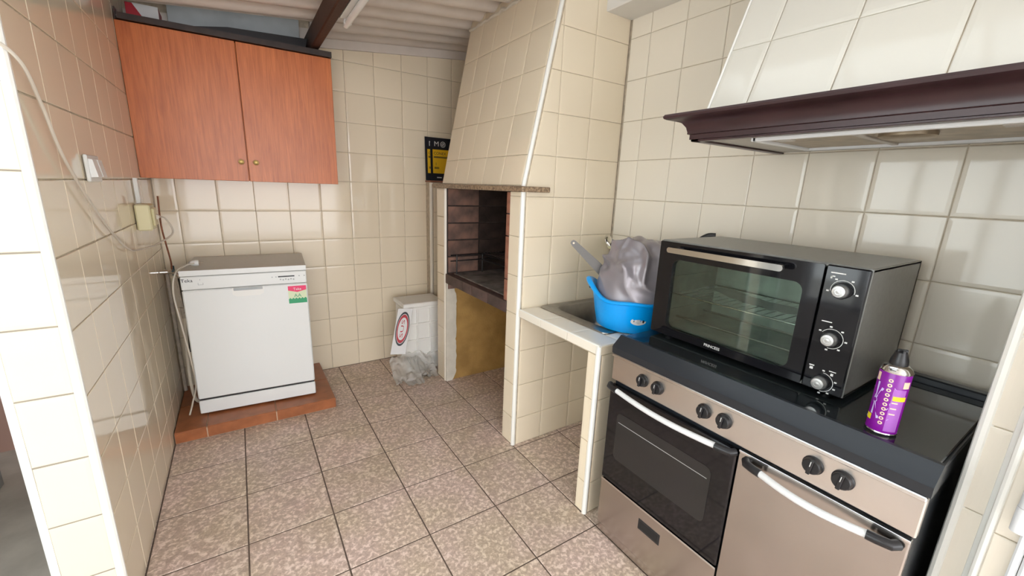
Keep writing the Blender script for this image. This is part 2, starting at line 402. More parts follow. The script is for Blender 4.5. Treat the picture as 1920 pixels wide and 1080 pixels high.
dr = struct(MB().box((1.688, -.76, 0), (1.7085, -.398, 2.1), .004).build('door_1', 'pvc'))
MB().box((1.692, -.397, 0), (1.7085, -.385, 2.1), .003).build('door_frame', 'pvc', dr)
for z0 in (.845, 1.70):
    h = MB()
    h.tube([(1.683,-.381,z0-.05),(1.683,-.381,z0+.002)], .012, 14); h.tube([(1.681,-.384,z0+.004),(1.681,-.384,z0+.09)], .014, 14)
    h.box((1.683,-.41,z0-.05),(1.690,-.381,z0+.09),.002)
    h.build('hinge', 'pvc', dr)

# ------------------------------------------------------------------ setting: ceiling sheets, soffit
def sheet(x0, x1, y0, y1):
    n = int((y1-y0)/.012)
    def fn(u, v):
        y = y0 + v*(y1-y0); x = x0 + u*(x1-x0); c = math.cos(2*math.pi*(y-2.70)/.166)
        return (x, y, CZ(x) + .034 + .026*math.copysign(abs(c)**.7, c))
    return fn, n
cg = MB()
for a in ((-.12, .95, 1.17, 2.575), (.95, 2.38, 1.17, 2.84)):
    fn, n = sheet(*a); cg.grid(fn, 2, n)
cg.add([(x,y,z+.008) for x,y,z in cg.v], [tuple(reversed(f)) for f in cg.f])
struct(cg.build('ceiling', 'ceil', None, 60))
struct(MB().box((-.12, 2.50, 2.44), (.955, 2.94, 2.5)).build('ceiling', 'ceil'))  # unseen roof piece put in as a light block above the cabinet
struct(MB().box((-1.95, -4.2, 2.46), (.10, 3.2, 2.52)).box((.10, -4.2, 2.46), (2.45, -.35, 2.52)).box((1.43, -.35, 2.46), (2.45, 1.2, 2.52)).box((.10, 1.2, 2.57), (2.45, 3.2, 2.63)).build('ceiling', 'soffit'))  # flat roofs out of view, extended to hold back sky light
# added roof light, unseen from the camera, put in to brighten the room
sk = MB()
for k in range(5): sk.box((.10+k*.33-.012, -.35, 2.47), (.10+k*.33+.012, 1.20, 2.50))
for k in range(5): sk.box((.10, -.35+k*.3875-.012, 2.472), (1.43, -.35+k*.3875+.012, 2.498))
sk = struct(sk.build('added_roof_light', 'pvc'))
MB().box((.10, -.35, 2.503), (1.43, 1.20, 2.507)).build('pane', 'added_pane', sk)
struct(MB().box((-.12, 1.155, 2.23), (1.5, 1.172, 2.47)).build('trim_4', 'ceil'))
struct(MB().prism([(XL,CZ(XL)-.045),(XR,CZ(XR)-.045),(XR,CZ(XR)+.06),(XL,CZ(XL)+.06)], (0,YB,0), (1,0,0), (0,0,1), (0,-1,0), .002, .016).build('trim_1', 'ceil'))
sf = struct(MB().box((2.085, -.287, 2.262), (XR+.004, 1.291, 2.62), .004).build('trim_2', 'soffit'))

# dark wooden beam
bm = MB()
bm.box((.922, -.6, 2.163), (.968, 2.74, 2.275), .006)
tag(bm.build('ceiling_beam', 'dkwood'), 'dark brown wooden beam under the corrugated ceiling', 'beam')
# fluorescent fitting on the beam
t = thing('light_fitting', 'white fluorescent light fitting fixed along the dark ceiling beam', 'lamp', (1.05, 1.5, 2.2))
MB().prism([(.970,2.166),(.970,2.235),(1.03,2.235),(1.038,2.205),(1.0,2.170)], (0,1.93,0), (1,0,0), (0,0,1), (0,-1,0), 0, 1.25).build('housing', 'appl2', t)
for y in (1.95, .72): MB().box((.992,y-.010,2.150),(1.028,y+.010,2.195),.004).build('tube_holder', 'appl2', t)
MB().tube([(1.010,1.985,2.158),(1.010,.70,2.158)], .0145, 14).build('fluorescent_tube', 'tube', t)

# ------------------------------------------------------------------ wall cabinet and what lies on it
t = thing('wall_cabinet', 'orange wood grain wall cabinet with two doors hung on the back wall', 'cabinet', (.54, 2.66, 1.39))
MB().box((.064, 2.525, 1.392), (1.024, YB-.004, 2.118), .001).build('carcass', 'oak', t)
for x0, x1, kx in ((.060,.5415,.512), (.5455,1.027,.584)):
    d = MB().box((x0, 2.503, 1.39), (x1, 2.5235, 2.122), .002).build('door', 'oak', t)
    kb = MB(); km = frame((kx, 2.503, 1.496), (1,0,0), (0,0,1))
    kb.lathe([(.006,0),(.005,.008),(.0125,.012),(.0145,.017),(.013,.021),(.010,.0205),(.0085,.018),(.004,.017),(0,.0172)], 20, km)
    kb.build('knob', 'brass', d)
MB().prism([(.075,2.125),(1.03,2.125),(1.03,2.155),(.075,2.152)], (0,2.485,0), (1,0,0), (0,0,1), (0,1,0), 0, .32).build('top_board', 'board', t)
t = MB().box((.098,2.60,2.153),(.226,2.74,2.235),.001).build('red_white_carton', 'red'); tag(t, 'red and white carton lying on top of the wall cabinet', 'carton')
MB().prism([(.175,2.1535),(.2265,2.1535),(.2265,2.2355),(.125,2.2355)], (0,2.598,0), (1,0,0), (0,0,1), (0,-1,0), 0, .0015).build('white_panel', 'sign', t)
tag(MB().box((.25,2.76,2.156),(.90,2.775,2.40),.001).build('grey_panel', 'grey'), 'grey flat panel standing behind on top of the wall cabinet', 'panel')
tb = MB(); tb.prism([(.36,2.156),(.90,2.156),(.915,2.225),(.52,2.205),(.34,2.172)], (0,2.58,0), (1,0,0), (0,0,1), (0,1,0), 0, .15)
tag(tb.build('black_tray', 'black'), 'black plastic tray lying on the cabinet against the beam', 'tray')
mv = thing('wall_bracket', 'small dark metal bracket on cabinet top in the left corner', 'bracket', (.075,2.50,2.12))
MB().box((.066,2.49,2.123),(.072,2.54,2.175),.001).build('plate', 'board', mv); MB().tube([(.072,2.50,2.14),(.084,2.497,2.15)], .004, 8).build('bolt', 'chrome', mv)

# ------------------------------------------------------------------ dishwasher on its terracotta plinth
t = thing('terracotta_plinth', 'low terracotta tiled plinth under the white dishwasher', 'plinth', (.46,2.5,0))
MB().box((XL+.003,2.196,.001),(.869,YB-.003,.060)).build('core', 'tgrout', t)
tiles(t, [(XL+.002,2.19),(.875,2.19),(.875,YB-.003),(XL+.002,YB-.003)], (0,0,.062), (1,0,0), (0,1,0), [XL,.206,.5435,.88], [2.18,2.5,2.83], 'terra', .006, .006, 'tile', True, .1)
tiles(t, [(XL+.002,.002),(.875,.002),(.875,.064),(XL+.002,.064)], (0,2.195,0), (1,0,0), (0,0,1), [XL,.206,.5435,.88], [0,.07], 'terra', .006, .005, 'tile', True, .1)
tiles(t, [(2.19,.002),(2.81,.002),(2.81,.064),(2.19,.064)], (.870,0,0), (0,1,0), (0,0,1), [2.18,2.5,2.83], [0,.07], 'terra', .006, .005, 'tile', True, .1)
t = thing('dishwasher', 'white freestanding dishwasher standing on a terracotta plinth', 'dishwasher', (.47,2.55,.069))
dm = frame((.173, 2.338, .069), (.604,-.042,0), (.042,.604,0))   # local: x right, y back, z up
DX = .604
MB().box((.004,.02,.02),(DX-.004,.475,.815),.003,dm).build('body','appl',t)
for fx in (.04,DX-.04):
    for fy in (.06,.43): MB().lathe([(.018,0),(.018,.006),(.008,.008),(.008,.024)],12,dm@Matrix.Translation((fx,fy,0))).build('foot','black',t)
MB().box((-.001,-.004,.818),(DX+.001,.478,.848),.003,dm).build('worktop_lid','worktop',t)
MB().box((-.001,-.008,.819),(DX+.001,-.0035,.8485),.001,dm).build('lid_edge','appl',t)
MB().box((0,-.002,.742),(DX,.02,.815),.004,dm).build('control_panel','appl',t)
do = MB().box((0,-.004,.100),(DX,.02,.739),.006,dm).build('door','appl',t)
MB().prism([(.225,.700),(.245,.688),(.355,.688),(.378,.700),(.378,.7385),(.225,.7385)],dm@Vector((0,-.0055,0)),dm.to_3x3()@Vector((1,0,0)),(0,0,1),dm.to_3x3()@Vector((0,1,0)),0,.003).build('grip','appl2',do)
MB().box((.232,-.0072,.722),(.372,-.0042,.737),.001,dm).build('grip_recess','grey',do)
MB().box((.004,.006,.083),(DX-.004,.03,.103),0,dm).build('shadow_gap','black',t)
MB().box((0,-.004,.010),(DX,.02,.089),.004,dm).build('kick_plate','appl',t)
fm = dm @ frame((0,-.0025,0),(1,0,0),(0,0,1))
text('badge','Teka',.026,fm@Matrix.Translation((.028,.793,0)),'pblack',t)
MB().box((.085,-.003,.792),(.0865,-.002,.800),0,dm).box((.075,-.003,.768),(.0765,-.002,.778),0,dm).box((.097,-.003,.768),(.0985,-.002,.778),0,dm).box((.075,-.003,.767),(.0985,-.002,.7685),0,dm).build('printed_symbol','grey',t)
MB().box((.455,-.0032,.783),(.540,-.001,.790),0,dm).build('display','pblack',t)
sy = MB()
for x in (.425,.445,.565,.592): sy.lathe([(.0035,0),(.0035,.0006),(0,.0006)],10,fm@Matrix.Translation((x,.786,0)))
for k in range(6): sy.lathe([(.0045,0),(.0045,.0006),(.003,.0006)],10,fm@Matrix.Translation((.467+k*.0135,.770-(k%2)*.003,0)))
sy.build('button','grey',t)
fd = dm @ frame((0,-.0045,0),(1,0,0),(0,0,1))
st = MB().box((.500,.626,0),(.597,.722,.0006),0,fd).build('energy_sticker','lime',do)
MB().prism([(.500,.700),(.548,.688),(.597,.700),(.597,.726),(.500,.726)],fd@Vector((0,0,0)),fd.to_3x3()@Vector((1,0,0)),fd.to_3x3()@Vector((0,1,0)),fd.to_3x3()@Vector((0,0,1)),.0004,.001).build('sticker_band','pink',do)
gp=[(.500,.620),(.597,.620)]+[(.597-.097*k/12,.646+(.008 if k%2 else 0)) for k in range(13)]
MB().prism(gp,fd@Vector((0,0,0)),fd.to_3x3()@Vector((1,0,0)),fd.to_3x3()@Vector((0,1,0)),fd.to_3x3()@Vector((0,0,1)),.0004,.001).build('sticker_grass','green',do)
text('sticker_text','Teka',.022,fd@Matrix.Translation((.549,.706,.001)),'print',do)
text('sticker_text','AA',.030,fd@Matrix.Translation((.549,.666,.0008)),'green',do)

# ------------------------------------------------------------------ left wall fittings
t = thing('light_switch','white double light switch on the left wall','switch',(XL,1.62,1.42))
MB().box((XL+.0015,1.545,1.375),(XL+.012,1.69,1.463),.003).build('plate','appl2',t)
for y in (1.58,1.645): MB().prism([(0,1.39),(0,1.45),(.012,1.448),(.020,1.392)],(XL+.0105,y,0),(1,0,0),(0,0,1),(0,1,0),-.026,.026).build('rocker','appl2',t)
t = thing('junction_box','beige surface mounted socket box on the left wall near the corner','socket',(XL,2.3,1.2))
MB().box((XL+.0015,2.20,1.145),(XL+.058,2.33,1.268),.006).build('box','beige',t)
MB().box((XL+.058,2.225,1.165),(XL+.068,2.31,1.25),.004).build('cover','beige',t)
tag(MB().box((XL+.0015,2.278,1.27),(XL+.018,2.308,1.389),.002).build('cable_trunking','appl2'),'white cable trunking rising from beige box to the cabinet','trunking')
cb = thing('power_cable','long pale cable hanging along the left wall to the beige box','cable',(.07,1.2,1.5))
MB().tube(crom([(-.42,.86,2.458),(-.36,.88,2.20),(-.24,.92,1.95),(-.11,.98,1.78),(.02,1.07,1.705),(.075,1.12,1.66),(.075,1.215,1.575),(.073,1.32,1.436),(.073,1.569,1.253),(.073,1.86,1.111),(.08,2.10,1.072),(.12,2.28,1.075),(.17,2.385,1.115),(.15,2.37,1.19),(.128,2.30,1.205)],10),.0042,8).build('wire','cable',cb)
MB().tube([(.128,2.305,1.205),(.128,2.27,1.205)],.012,10).build('plug','cable',cb)
tag(MB().tube(crom([(.125,2.44,1.30),(.12,2.44,1.15),(.125,2.46,1.05),(.13,2.49,.95),(.125,2.52,.90)],6),.004,8).build('copper_wire','copper'),'thin rusty wire hanging beside the beige box','wire')
t = thing('water_tap','chrome water tap with dark handle at the back left corner','tap',(.075,2.78,.86))
MB().tube([(.066,2.60,.87),(.13,2.60,.87)],.009,10).tube([(.095,2.60,.87),(.13,2.58,.865),(.15,2.565,.835)],.010,10).build('spout','chrome',t)
MB().lathe([(.012,0),(.012,.05),(.016,.052),(.016,.062),(.008,.064)],14,frame((XL+.001,2.60,.87),(0,1,0),(0,0,1))).build('body','chrome',t)
MB().box((.115,2.592,.845),(.128,2.608,.905),.004).box((.115,2.575,.868),(.128,2.625,.882),.004).build('handle','teal',t)
tag(MB().tube(crom([(.148,2.565,.838),(.153,2.575,.80),(.158,2.55,.70),(.157,2.53,.55),(.15,2.53,.40)],8),.016,10).build('drain_hose','cableg'),'dark grey hose curving down behind the dishwasher edge','hose')
tag(MB().tube(crom([(.145,2.47,.86),(.15,2.46,.76),(.155,2.45,.68)],6),.005,8).tube([(.155,2.45,.69),(.16,2.448,.63)],.016,10).tube([(.160,2.45,.66),(.160,2.425,.657)],.007,8).build('inlet_hose_valve','oldpipe'),'pale valve with stubs on a hose below the tap','valve')
tag(MB().tube(crom([(.16,2.448,.628),(.145,2.45,.45),(.138,2.45,.25),(.15,2.455,.12),(.19,2.5,.078)],8),.0085,10).build('white_hose','cable'),'cream water hose running down from valve to the plinth','hose')
tag(MB().tube(crom([(.235,2.44,.938),(.20,2.42,.932),(.155,2.38,.90),(.135,2.36,.80),(.15,2.34,.62),(.165,2.35,.42),(.168,2.37,.25),(.14,2.38,.14),(.12,2.36,.075)],8),.0045,8).build('mains_lead','cable'),'pale mains lead dropping from dishwasher top to the plinth','cable')
pl = thing('mains_plug','grey white mains plug lying on the dishwasher top','plug',(.26,2.44,.92))
MB().lathe([(.016,0),(.018,.012),(.015,.03),(.008,.04)],16,frame((.255,2.455,.937),(0,1,0),(0,0,1))@Matrix.Rotation(R(180),4,'X')).build('body','appl2',pl)
MB().tube([(.255,2.448,.937),(.276,2.448,.937)],.002,6).tube([(.255,2.462,.937),(.276,2.462,.937)],.002,6).build('pin','chrome',pl)
tag(MB().tube([(.073,2.74,.07),(.073,2.74,.84)],.010,10).tube([(.073,2.74,.84),(.073,2.70,.86),(.073,2.61,.87)],.009,10).build('wall_pipe','oldpipe'),'old painted water pipe in the back left corner','pipe')

# ------------------------------------------------------------------ boxed ledge in the back right corner
lg = struct(MB().box((1.745,2.725,0),(XR,YB,1.43)).build('trim_3','grout'))
tiles(lg,[(1.768,0),(XR,0),(XR,1.425),(1.768,1.425)],(0,2.725,0),(1,0,0),(0,0,1),[1.768,1.9,2.1,2.3],[0,.199,.4,.601,.803,1.002,1.2,1.43],jit=.1)
MB().tube([(1.752,2.728,0),(1.752,2.728,1.425)],.014,10).build('corner_trim','trim',lg)
MB().box((1.738,2.71,1.430),(XR,YB,1.442),.003).build('ledge_top','redbrick',lg)
# two sign boards on the ledge
def board(x0,y,dz,label):
    t = thing('sign_board',label,'sign',(x0+.13,y,1.443),'black and yellow sign boards')
    m = frame((x0,y,1.4435),(1,.02,0),(0,.05,1))
    bd = MB().box((0,0,0),(.27,.325+dz,.004),.001,m).build('panel','pblack',t)
    MB().box((.018,.055,.0041),(.25,.235,.0047),0,m).build('yellow_panel','yellow',t)
    text('printed_text','M',.052,m@Matrix.Translation((.052,.275,.0045)),'print',t,sx=1.1)
    rg = MB(); rm = m@Matrix.Translation((.106,.275,.0042))
    rg.lathe([(.018,0),(.022,0),(.022,.0006),(.018,.0006),(.018,0)],24,rm)
    rg.lathe([(.009,0),(.012,0),(.012,.0006),(.009,.0006),(.009,0)],18,rm); rg.box((-.013,-.002,0),(.013,.002,.0006),0,rm@Matrix.Rotation(R(35),4,'Z'))
    rg.build('ring_logo','print',t)
    text('printed_text','CONEX',.030,m@Matrix.Translation((.026,.205,.005)),'pblack',t,'LEFT')
    MB().box((.026,.172,.0047),(.16,.178,.0052),0,m).box((.026,.180,.0047),(.16,.184,.0052),0,m).build('printed_line','pblack',t)
    text('printed_text','1',.030,m@Matrix.Translation((.045,.125,.005)),'pblack',t); MB().box((.03,.09,.0047),(.07,.095,.0052),0,m).box((.03,.098,.0047),(.07,.103,.0052),0,m).build('printed_line','pblack',t)
    MB().box((.05,.02,.0042),(.09,.028,.0047),0,m).build('printed_line','print',t)
board(1.728,2.775,0,'black and yellow sign board standing behind its twin, only its left edge showing')
board(1.764,2.757,-.006,'black and yellow sign board in front, partly hidden by the barbecue hood')

# ------------------------------------------------------------------ masonry barbecue
q = thing('masonry_barbecue','cream tiled built-in barbecue with sloping hood and sooty brick firebox','barbecue',(1.94,1.8,0))
XF = 1.637; Y0, Y1, Y2, Y3 = 1.288, 1.405, 2.205, 2.345
rp_ = MB().box((XF+.005,Y0+.005,0),(XR,Y1,1.39)).build('right_pier','grout',q)
lp_ = MB().box((XF+.005,Y2,0),(XR,Y3,1.39)).build('left_pier','ochre',q)
MB().box((1.778,Y0+.005,1.39),(XR,Y1,1.4165)).build('pier_cap','grout',q)
zz = [0,.165,.365,.565,.765,.968,1.17,1.368,1.40]
tiles(q,[(-Y1,0),(-Y0-.022,0),(-Y0-.022,1.39),(-Y1,1.39)],(XF+.005,0,0),(0,-1,0),(0,0,1),[-Y1,-Y0-.022],zz,jit=.1)
tiles(q,[(-Y3,0),(-Y2-.02,0),(-Y2-.02,1.39),(-Y3,1.39)],(XF+.005,0,0),(0,-1,0),(0,0,1),[-Y3,-Y2-.02],[0,.2,.4,.6,.8,1.0,1.2,1.4],jit=.1)
MB().tube([(XF+.008,Y0+.012,0),(XF+.008,Y0+.012,1.39)],.012,10).build('corner_trim','trimw',q)
MB().tube([(XF+.008,Y2+.010,0.0),(XF+.008,Y2+.010,1.39)],.012,10).build('corner_trim','trim',q)
# side of pier and chimney facing the counter
SL = .2066
hoodp = [(XF,1.416),(XF+SL*(2.45-1.416),2.45),(XR,2.45),(XR,1.416)]
UX = [1.4,1.625,1.828,2.032,2.4]
tiles(q,[(XF+.024,0),(XR,0),(XR,2.42),(XF+.022+SL*(2.42-1.416),2.42),(XF+.022,1.418)],(0,Y0+.005,0),(1,0,0),(0,0,1),UX,zz[:-1]+[1.565,1.765,1.955,2.148,2.35,2.5])
MB().prism(hoodp,(0,Y0+.005,0),(1,0,0),(0,0,1),(0,1,0),0,.955).build('hood_core','grout',q)
ca = math.cos(math.atan(SL)); zs = [1.416,1.565,1.765,1.965,2.165,2.365,2.5]
tiles(q,[(-2.24,.003),(-Y0-.018,.003),(-Y0-.018,1.03),(-2.24,1.03)],(XF,0,1.416),(0,-1,0),(SL,0,1),[-2.3,-2.06,-1.885,-1.70,-1.50,-1.28],[(z-1.416)/ca for z in zs])
MB().tube([(XF+.006,Y0+.010,1.416),(XF+.006+SL*1.03,Y0+.010,2.446)],.0105,10).build('corner_trim','trimw',q)
MB().box((1.607,1.252,1.390),(1.775,2.362,1.4165),.004).build('granite_ledge','granite',q)
MB().box((1.775,Y1,1.392),(XR,Y2,1.415)).build('flue_plate','soot',q)
# mortar along the chimney top
mo = MB(); pts=[(XF+SL*.955+.004*math.sin(k*2.1),Y0+k*.04,2.372+.006*math.sin(k*3.7)) for k in range(25)]
mo.tube(pts,.012,8); mo.build('mortar_fillet','plaster',q)
# firebox
MB().box((XF+.012,Y2-.012,.75),(XR,Y2,1.39)).build('firebox_mortar','soot',q)
CY=[.70,.817,.932,1.047,1.162,1.277,1.392]
def bricks(O,U,V,us,mt,par=q,off=True):
    for j in range(len(CY)-1):
        tiles(par,[(us[0],CY[j]),(us[-1],CY[j]),(us[-1],CY[j+1]),(us[0],CY[j+1])],O,U,V,us,[CY[j],CY[j+1]],mt,.009,.008,'brick',True,.6)
bricks((0,Y2-.012,0),(1,0,0),(0,0,1),[XF+.012,1.888],'brick')
bricks((0,Y2-.012,0),(1,0,0),(0,0,1),[1.888,2.12,2.235],'brickb')
MB().box((2.235,Y1,.75),(XR+.004,Y2-.013,1.39)).build('firebox_mortar','soot',q)
bricks((2.235,0,0),(0,-1,0),(0,0,1),[-2.19,-1.96,-1.73,-1.5,-1.44],'brickb')
MB().box((XF+.012,Y1+.001,.75),(2.23,Y1+.034,1.39)).build('firebox_mortar','soot',q)
tiles(q,[(-1.447,.8),(-1.402,.8),(-1.402,1.389),(-1.447,1.389)],(XF+.012,0,0),(0,-1,0),(0,0,1),[-1.447,-1.402],[.8,.932,1.162,1.277,1.389],'redbrick',.006,.006,'brick',True,.3)
bricks((0,Y1+.034,0),(-1,0,0),(0,0,1),[-2.23,-1.888,-1.66],'brickb')
# hearth slab with brick nosing
MB().box((XF+.06,1.436,.752),(2.23,2.19,.815),.004).build('hearth_slab','ash',q)
tiles(q,[(-2.19,.748),(-1.402,.748),(-1.402,.818),(-2.19,.818)],(XF+.012,0,0),(0,-1,0),(0,0,1),[-2.19,-1.93,-1.80,-1.60,-1.402],[.748,.818],'hedge',.006,.016,'nosing_brick',True,.5)
MB().box((XF+.012,1.402,.750),(XF+.055,2.19,.812),.003).build('nosing_bed','hedge',q)
MB().box((XF+.03,1.402,.742),(2.23,2.19,.750)).build('hearth_underside','soot',q)
# ragged plaster on the pier return under the hearth
edge=[]
for k in range(40):
    z=.74-.74*k/39; edge.append((.078+.008*noise.noise((z*14,3,1))+.005*noise.noise((z*45,7,1))-(.03*max(0,(z-.66)/.08)) - (.03*max(0,(.05-z)/.05)), z))
MB().prism([(0,.74)]+edge[::1]+[(0,0)],(XF+.004,Y2,0),(1,0,0),(0,0,1),(0,-1,0),0,.012).build('plaster_patch','plaster',q)
MB().box((2.24,Y1,0),(XR+.003,Y2,.745)).build('ash_bay_back','ochre',q)
# grill racks
t = thing('grill_rack','black wire grill rack standing inside the sooty firebox','rack',(1.9,1.9,.93))
g=MB()
for z in (.905,.945):
    g.tube([(1.66,2.165,z),(2.2,2.165,z)],.004,6).tube([(1.66,1.46,z),(2.2,1.46,z)],.004,6).tube([(1.9,2.165,z),(1.9,1.46,z)],.004,6).tube([(2.2,2.165,z),(2.2,1.46,z)],.004,6)
g.build('frame','black',t)
w=MB()
for k in range(12): w.tube([(1.92+k*.024,2.165,.949),(1.92+k*.024,1.46,.949)],.0022,5)
w.build('wire','steelb',t)
for x,y in ((1.70,2.15),(1.90,2.15),(2.19,2.15),(1.90,1.5)): MB().tube([(x,y,.816),(x,y,.95)],.004,6).build('leg','black',t)

# ------------------------------------------------------------------ white box, plate and film beside the barbecue
t = thing('white_foam_box','white foam box with ribbed grid side beside the barbecue pier','box',(1.58,2.6,0))
X0,X1,YF,YBk=1.425,1.735,2.46,2.70
MB().box((X0+.01,YF+.012,.001),(X1-.01,YBk,.50),.003).build('body','foam',t)
rb=MB()
xs=[X0,X0+.1,X0+.203,X1]; zs_=[.01,.125,.253,.380,.505]
for x in xs: rb.box((x-.006,YF,.0),(x+.006,YF+.014,.512),.002)
for z in zs_: rb.box((X0,YF+.001,z-.007),(X1,YF+.014,z+.007),.002)
rb.build('rib_grid','foam',t)
MB().box((X0-.006,YF-.004,.512),(X1+.006,YBk+.005,.547),.006).build('lid','foam',t)
t = thing('oval_emblem_plate','white plate with red and black ring emblem leaning on white box','sign',(1.34,2.42,.24))
m = frame((1.285,2.372,.215),(.86,-.35,.0),(.10,.10,.31))
MB().box((0,0,0),(.105,.335,.003),.001,m).build('plate','sign',t)
em=m@Matrix.Translation((.054,.185,.0031))@Matrix.Diagonal((.42,1.12,1,1))
MB().lathe([(.098,0),(.112,0),(.112,.0006),(.098,.0006),(.098,0)],40,em).build('black_ring','pblack',t)
MB().lathe([(.074,0),(.094,0),(.094,.0006),(.074,.0006),(.074,0)],40,em).build('red_ring','red',t)
text('emblem_text','SUS',.075,em@Matrix.Rotation(R(90),4,'Z'),'red',t)
fg=MB()
def film(u,v):
    a=u; x=1.30+a*.325; y=2.30+.16*v+.05*noise.noise((a*5,v*4,2))-(.06 if .2<a<.6 else 0)*(1-v); z=.004+.23*v**1.5*(.65+.5*noise.noise((a*4,1,5)))*(1.1-.35*abs(a-.6))+.03*abs(noise.noise((a*9,v*9,4)))
    return (x,min(y,2.45),z)
fg.grid(film,48,26); o=tag(fg.build('plastic_film','film',None,180),'crumpled clear plastic film at the foot of the white box','plastic film')

# ------------------------------------------------------------------ sink counter
t = thing('sink_counter','cream tiled masonry counter on a narrow tiled pillar beside the stove','counter',(1.95,.98,0))
CY0,CY1=.703,1.286
MB().box((1.645,.708,.755),(1.765,CY1,.794)).box((1.765,.708,.755),(XR-.002,.80,.794)).box((2.215,.80,.755),(XR-.002,CY1,.794)).box((1.765,1.262,.755),(2.215,CY1,.794)).build('slab','grout',t)
TU=[CY0,.775,.915,1.08,CY1]
tiles(t,[(-CY1,.760),(-CY0,.760),(-CY0,.800),(-CY1,.800)],(1.645,0,0),(0,-1,0),(0,0,1),[-CY1,-1.10,-.905,-CY0],[.755,.805],'trim',.002,.006,'edge_tile',True,.1)
tiles(t,[(1.645,.760),(XR,.760),(XR,.797),(1.645,.797)],(0,.708,0),(1,0,0),(0,0,1),[1.645,1.77,1.97,2.17,2.3],[.755,.805],'tile',.002,.006,'edge_tile',True,.1)
tiles(t,[(1.648,CY0),(1.765,CY0),(1.765,CY1),(1.648,CY1)],(0,0,.795),(1,0,0),(0,1,0),[1.648,1.765],[CY0,.885,1.085,CY1],'trim',.003,.006,'tile',False,.1)
tiles(t,[(1.765,CY0),(XR-.003,CY0),(XR-.003,.80),(1.765,.80)],(0,0,.795),(1,0,0),(0,1,0),[1.765,1.96,2.16,2.3],[CY0,.80],'trim',.003,.006,'tile',False,.1)
MB().box((1.645,.710,0),(XR-.002,.770,.755)).build('pillar','grout',t)
PZ=[0,.155,.355,.555,.757]
tiles(t,[(-.77,0),(-.722,0),(-.722,.757),(-.77,.757)],(1.645,0,0),(0,-1,0),(0,0,1),[-.77,-.722],PZ,jit=.1)
tiles(t,[(1.662,0),(XR-.004,0),(XR-.004,.757),(1.662,.757)],(0,.710,0),(1,0,0),(0,0,1),[1.662,1.78,1.98,2.18,2.3],PZ,jit=.1)
MB().tube([(1.646,.713,0),(1.646,.713,.797)],.0115,10).build('corner_trim','trimw',t)
MB().tube([(1.644,CY0+.005,.797),(1.644,CY1,.797)],.005,8).build('edge_trim','trimw',t)
# steel sink
t = thing('steel_sink','stainless steel sink with dark bowl set into the tiled counter','sink',(1.99,1.03,.80))
def rrect(cx,cy,hx,hy,r,n=6):
    o=[]
    for sx,sy,a0 in ((1,1,0),(-1,1,90),(-1,-1,180),(1,-1,270)):
        for k in range(n+1):
            a=R(a0+90*k/n); o.append((cx+sx*(hx-r)+r*math.cos(a),cy+sy*(hy-r)+r*math.sin(a)))
    return o
def loft(rings,cap=True):
    vs=[p for r in rings for p in r]; k=len(rings[0]); fs=[(i*k+j,i*k+(j+1)%k,(i+1)*k+(j+1)%k,(i+1)*k+j) for i in range(len(rings)-1) for j in range(k)]
    if cap: fs.append(tuple((len(rings)-1)*k+j for j in range(k)))
    return vs,fs
sc=(1.99,1.03)
rings=[[(x,y,z) for x,y in rrect(sc[0]+dx,sc[1],hx,hy,r)] for dx,hx,hy,r,z in ((0,.232,.242,.03,.803),(0,.231,.241,.03,.807),(0,.224,.234,.03,.808),(.0,.175,.205,.07,.806),(.0,.165,.198,.07,.800),(.0,.15,.18,.08,.70),(.0,.13,.16,.08,.66),(.0,.03,.03,.029,.655))]
MB().add(*loft(rings)).build('bowl','steelb',t,60)
MB().lathe([(.028,.6555),(.03,.658),(.022,.659),(.02,.656),(0,.6555)],20,Matrix.Translation((sc[0],sc[1],0))).build('drain','chrome',t)
# faucet
t = thing('wall_faucet','chrome swivel faucet on the right wall behind the grey cloth','faucet',(XR,1.2,1.08))
MB().lathe([(.028,0),(.028,.012),(.016,.016),(.016,.05)],18,frame((XR-.001,1.245,1.11),(0,-1,0),(0,0,1))).build('body','beige',t)
MB().tube(crom([(2.215,1.245,1.11),(2.20,1.262,1.135),(2.19,1.252,1.162),(2.15,1.20,1.172),(2.08,1.12,1.17),(2.02,1.05,1.15)],6),.009,10).build('spout','chrome',t)
# blue basin with grey satin cloth and pan
BX,BY,BZ=1.945,.836,.8085; HA=R(132)
t = thing('blue_basin','bright blue plastic basin with raised handles on the counter','basin',(BX,BY,BZ))
def rimz(a): return .168+.030*math.cos(2*(a-HA))+.014*math.cos(4*(a-HA))
def bas(rf,zf,pad=0):
    out=[]
    for k in range(72):
        a=2*math.pi*k/72; h=rimz(a); e=1+.10*max(0,math.cos(2*(a-HA)))**3*zf
        r=rf*e+pad; out.append((BX+r*math.cos(a),BY+r*math.sin(a),BZ+h*zf))
    return out
rg=[]
for rf,zf in ((.060,.0),(.132,.0),(.142,.04),(.150,.3),(.158,.7),(.163,.88),(.182,.90),(.186,.93),(.186,.975),(.180,1.0),(.168,.995),(.160,.93),(.148,.3),(.135,.05),(.06,.035)): rg.append(bas(rf,zf))
vs,fs=loft(rg); n=72; fs.append(tuple(reversed(range(n))))
MB().add(vs,fs).build('tub','blue',t,50)
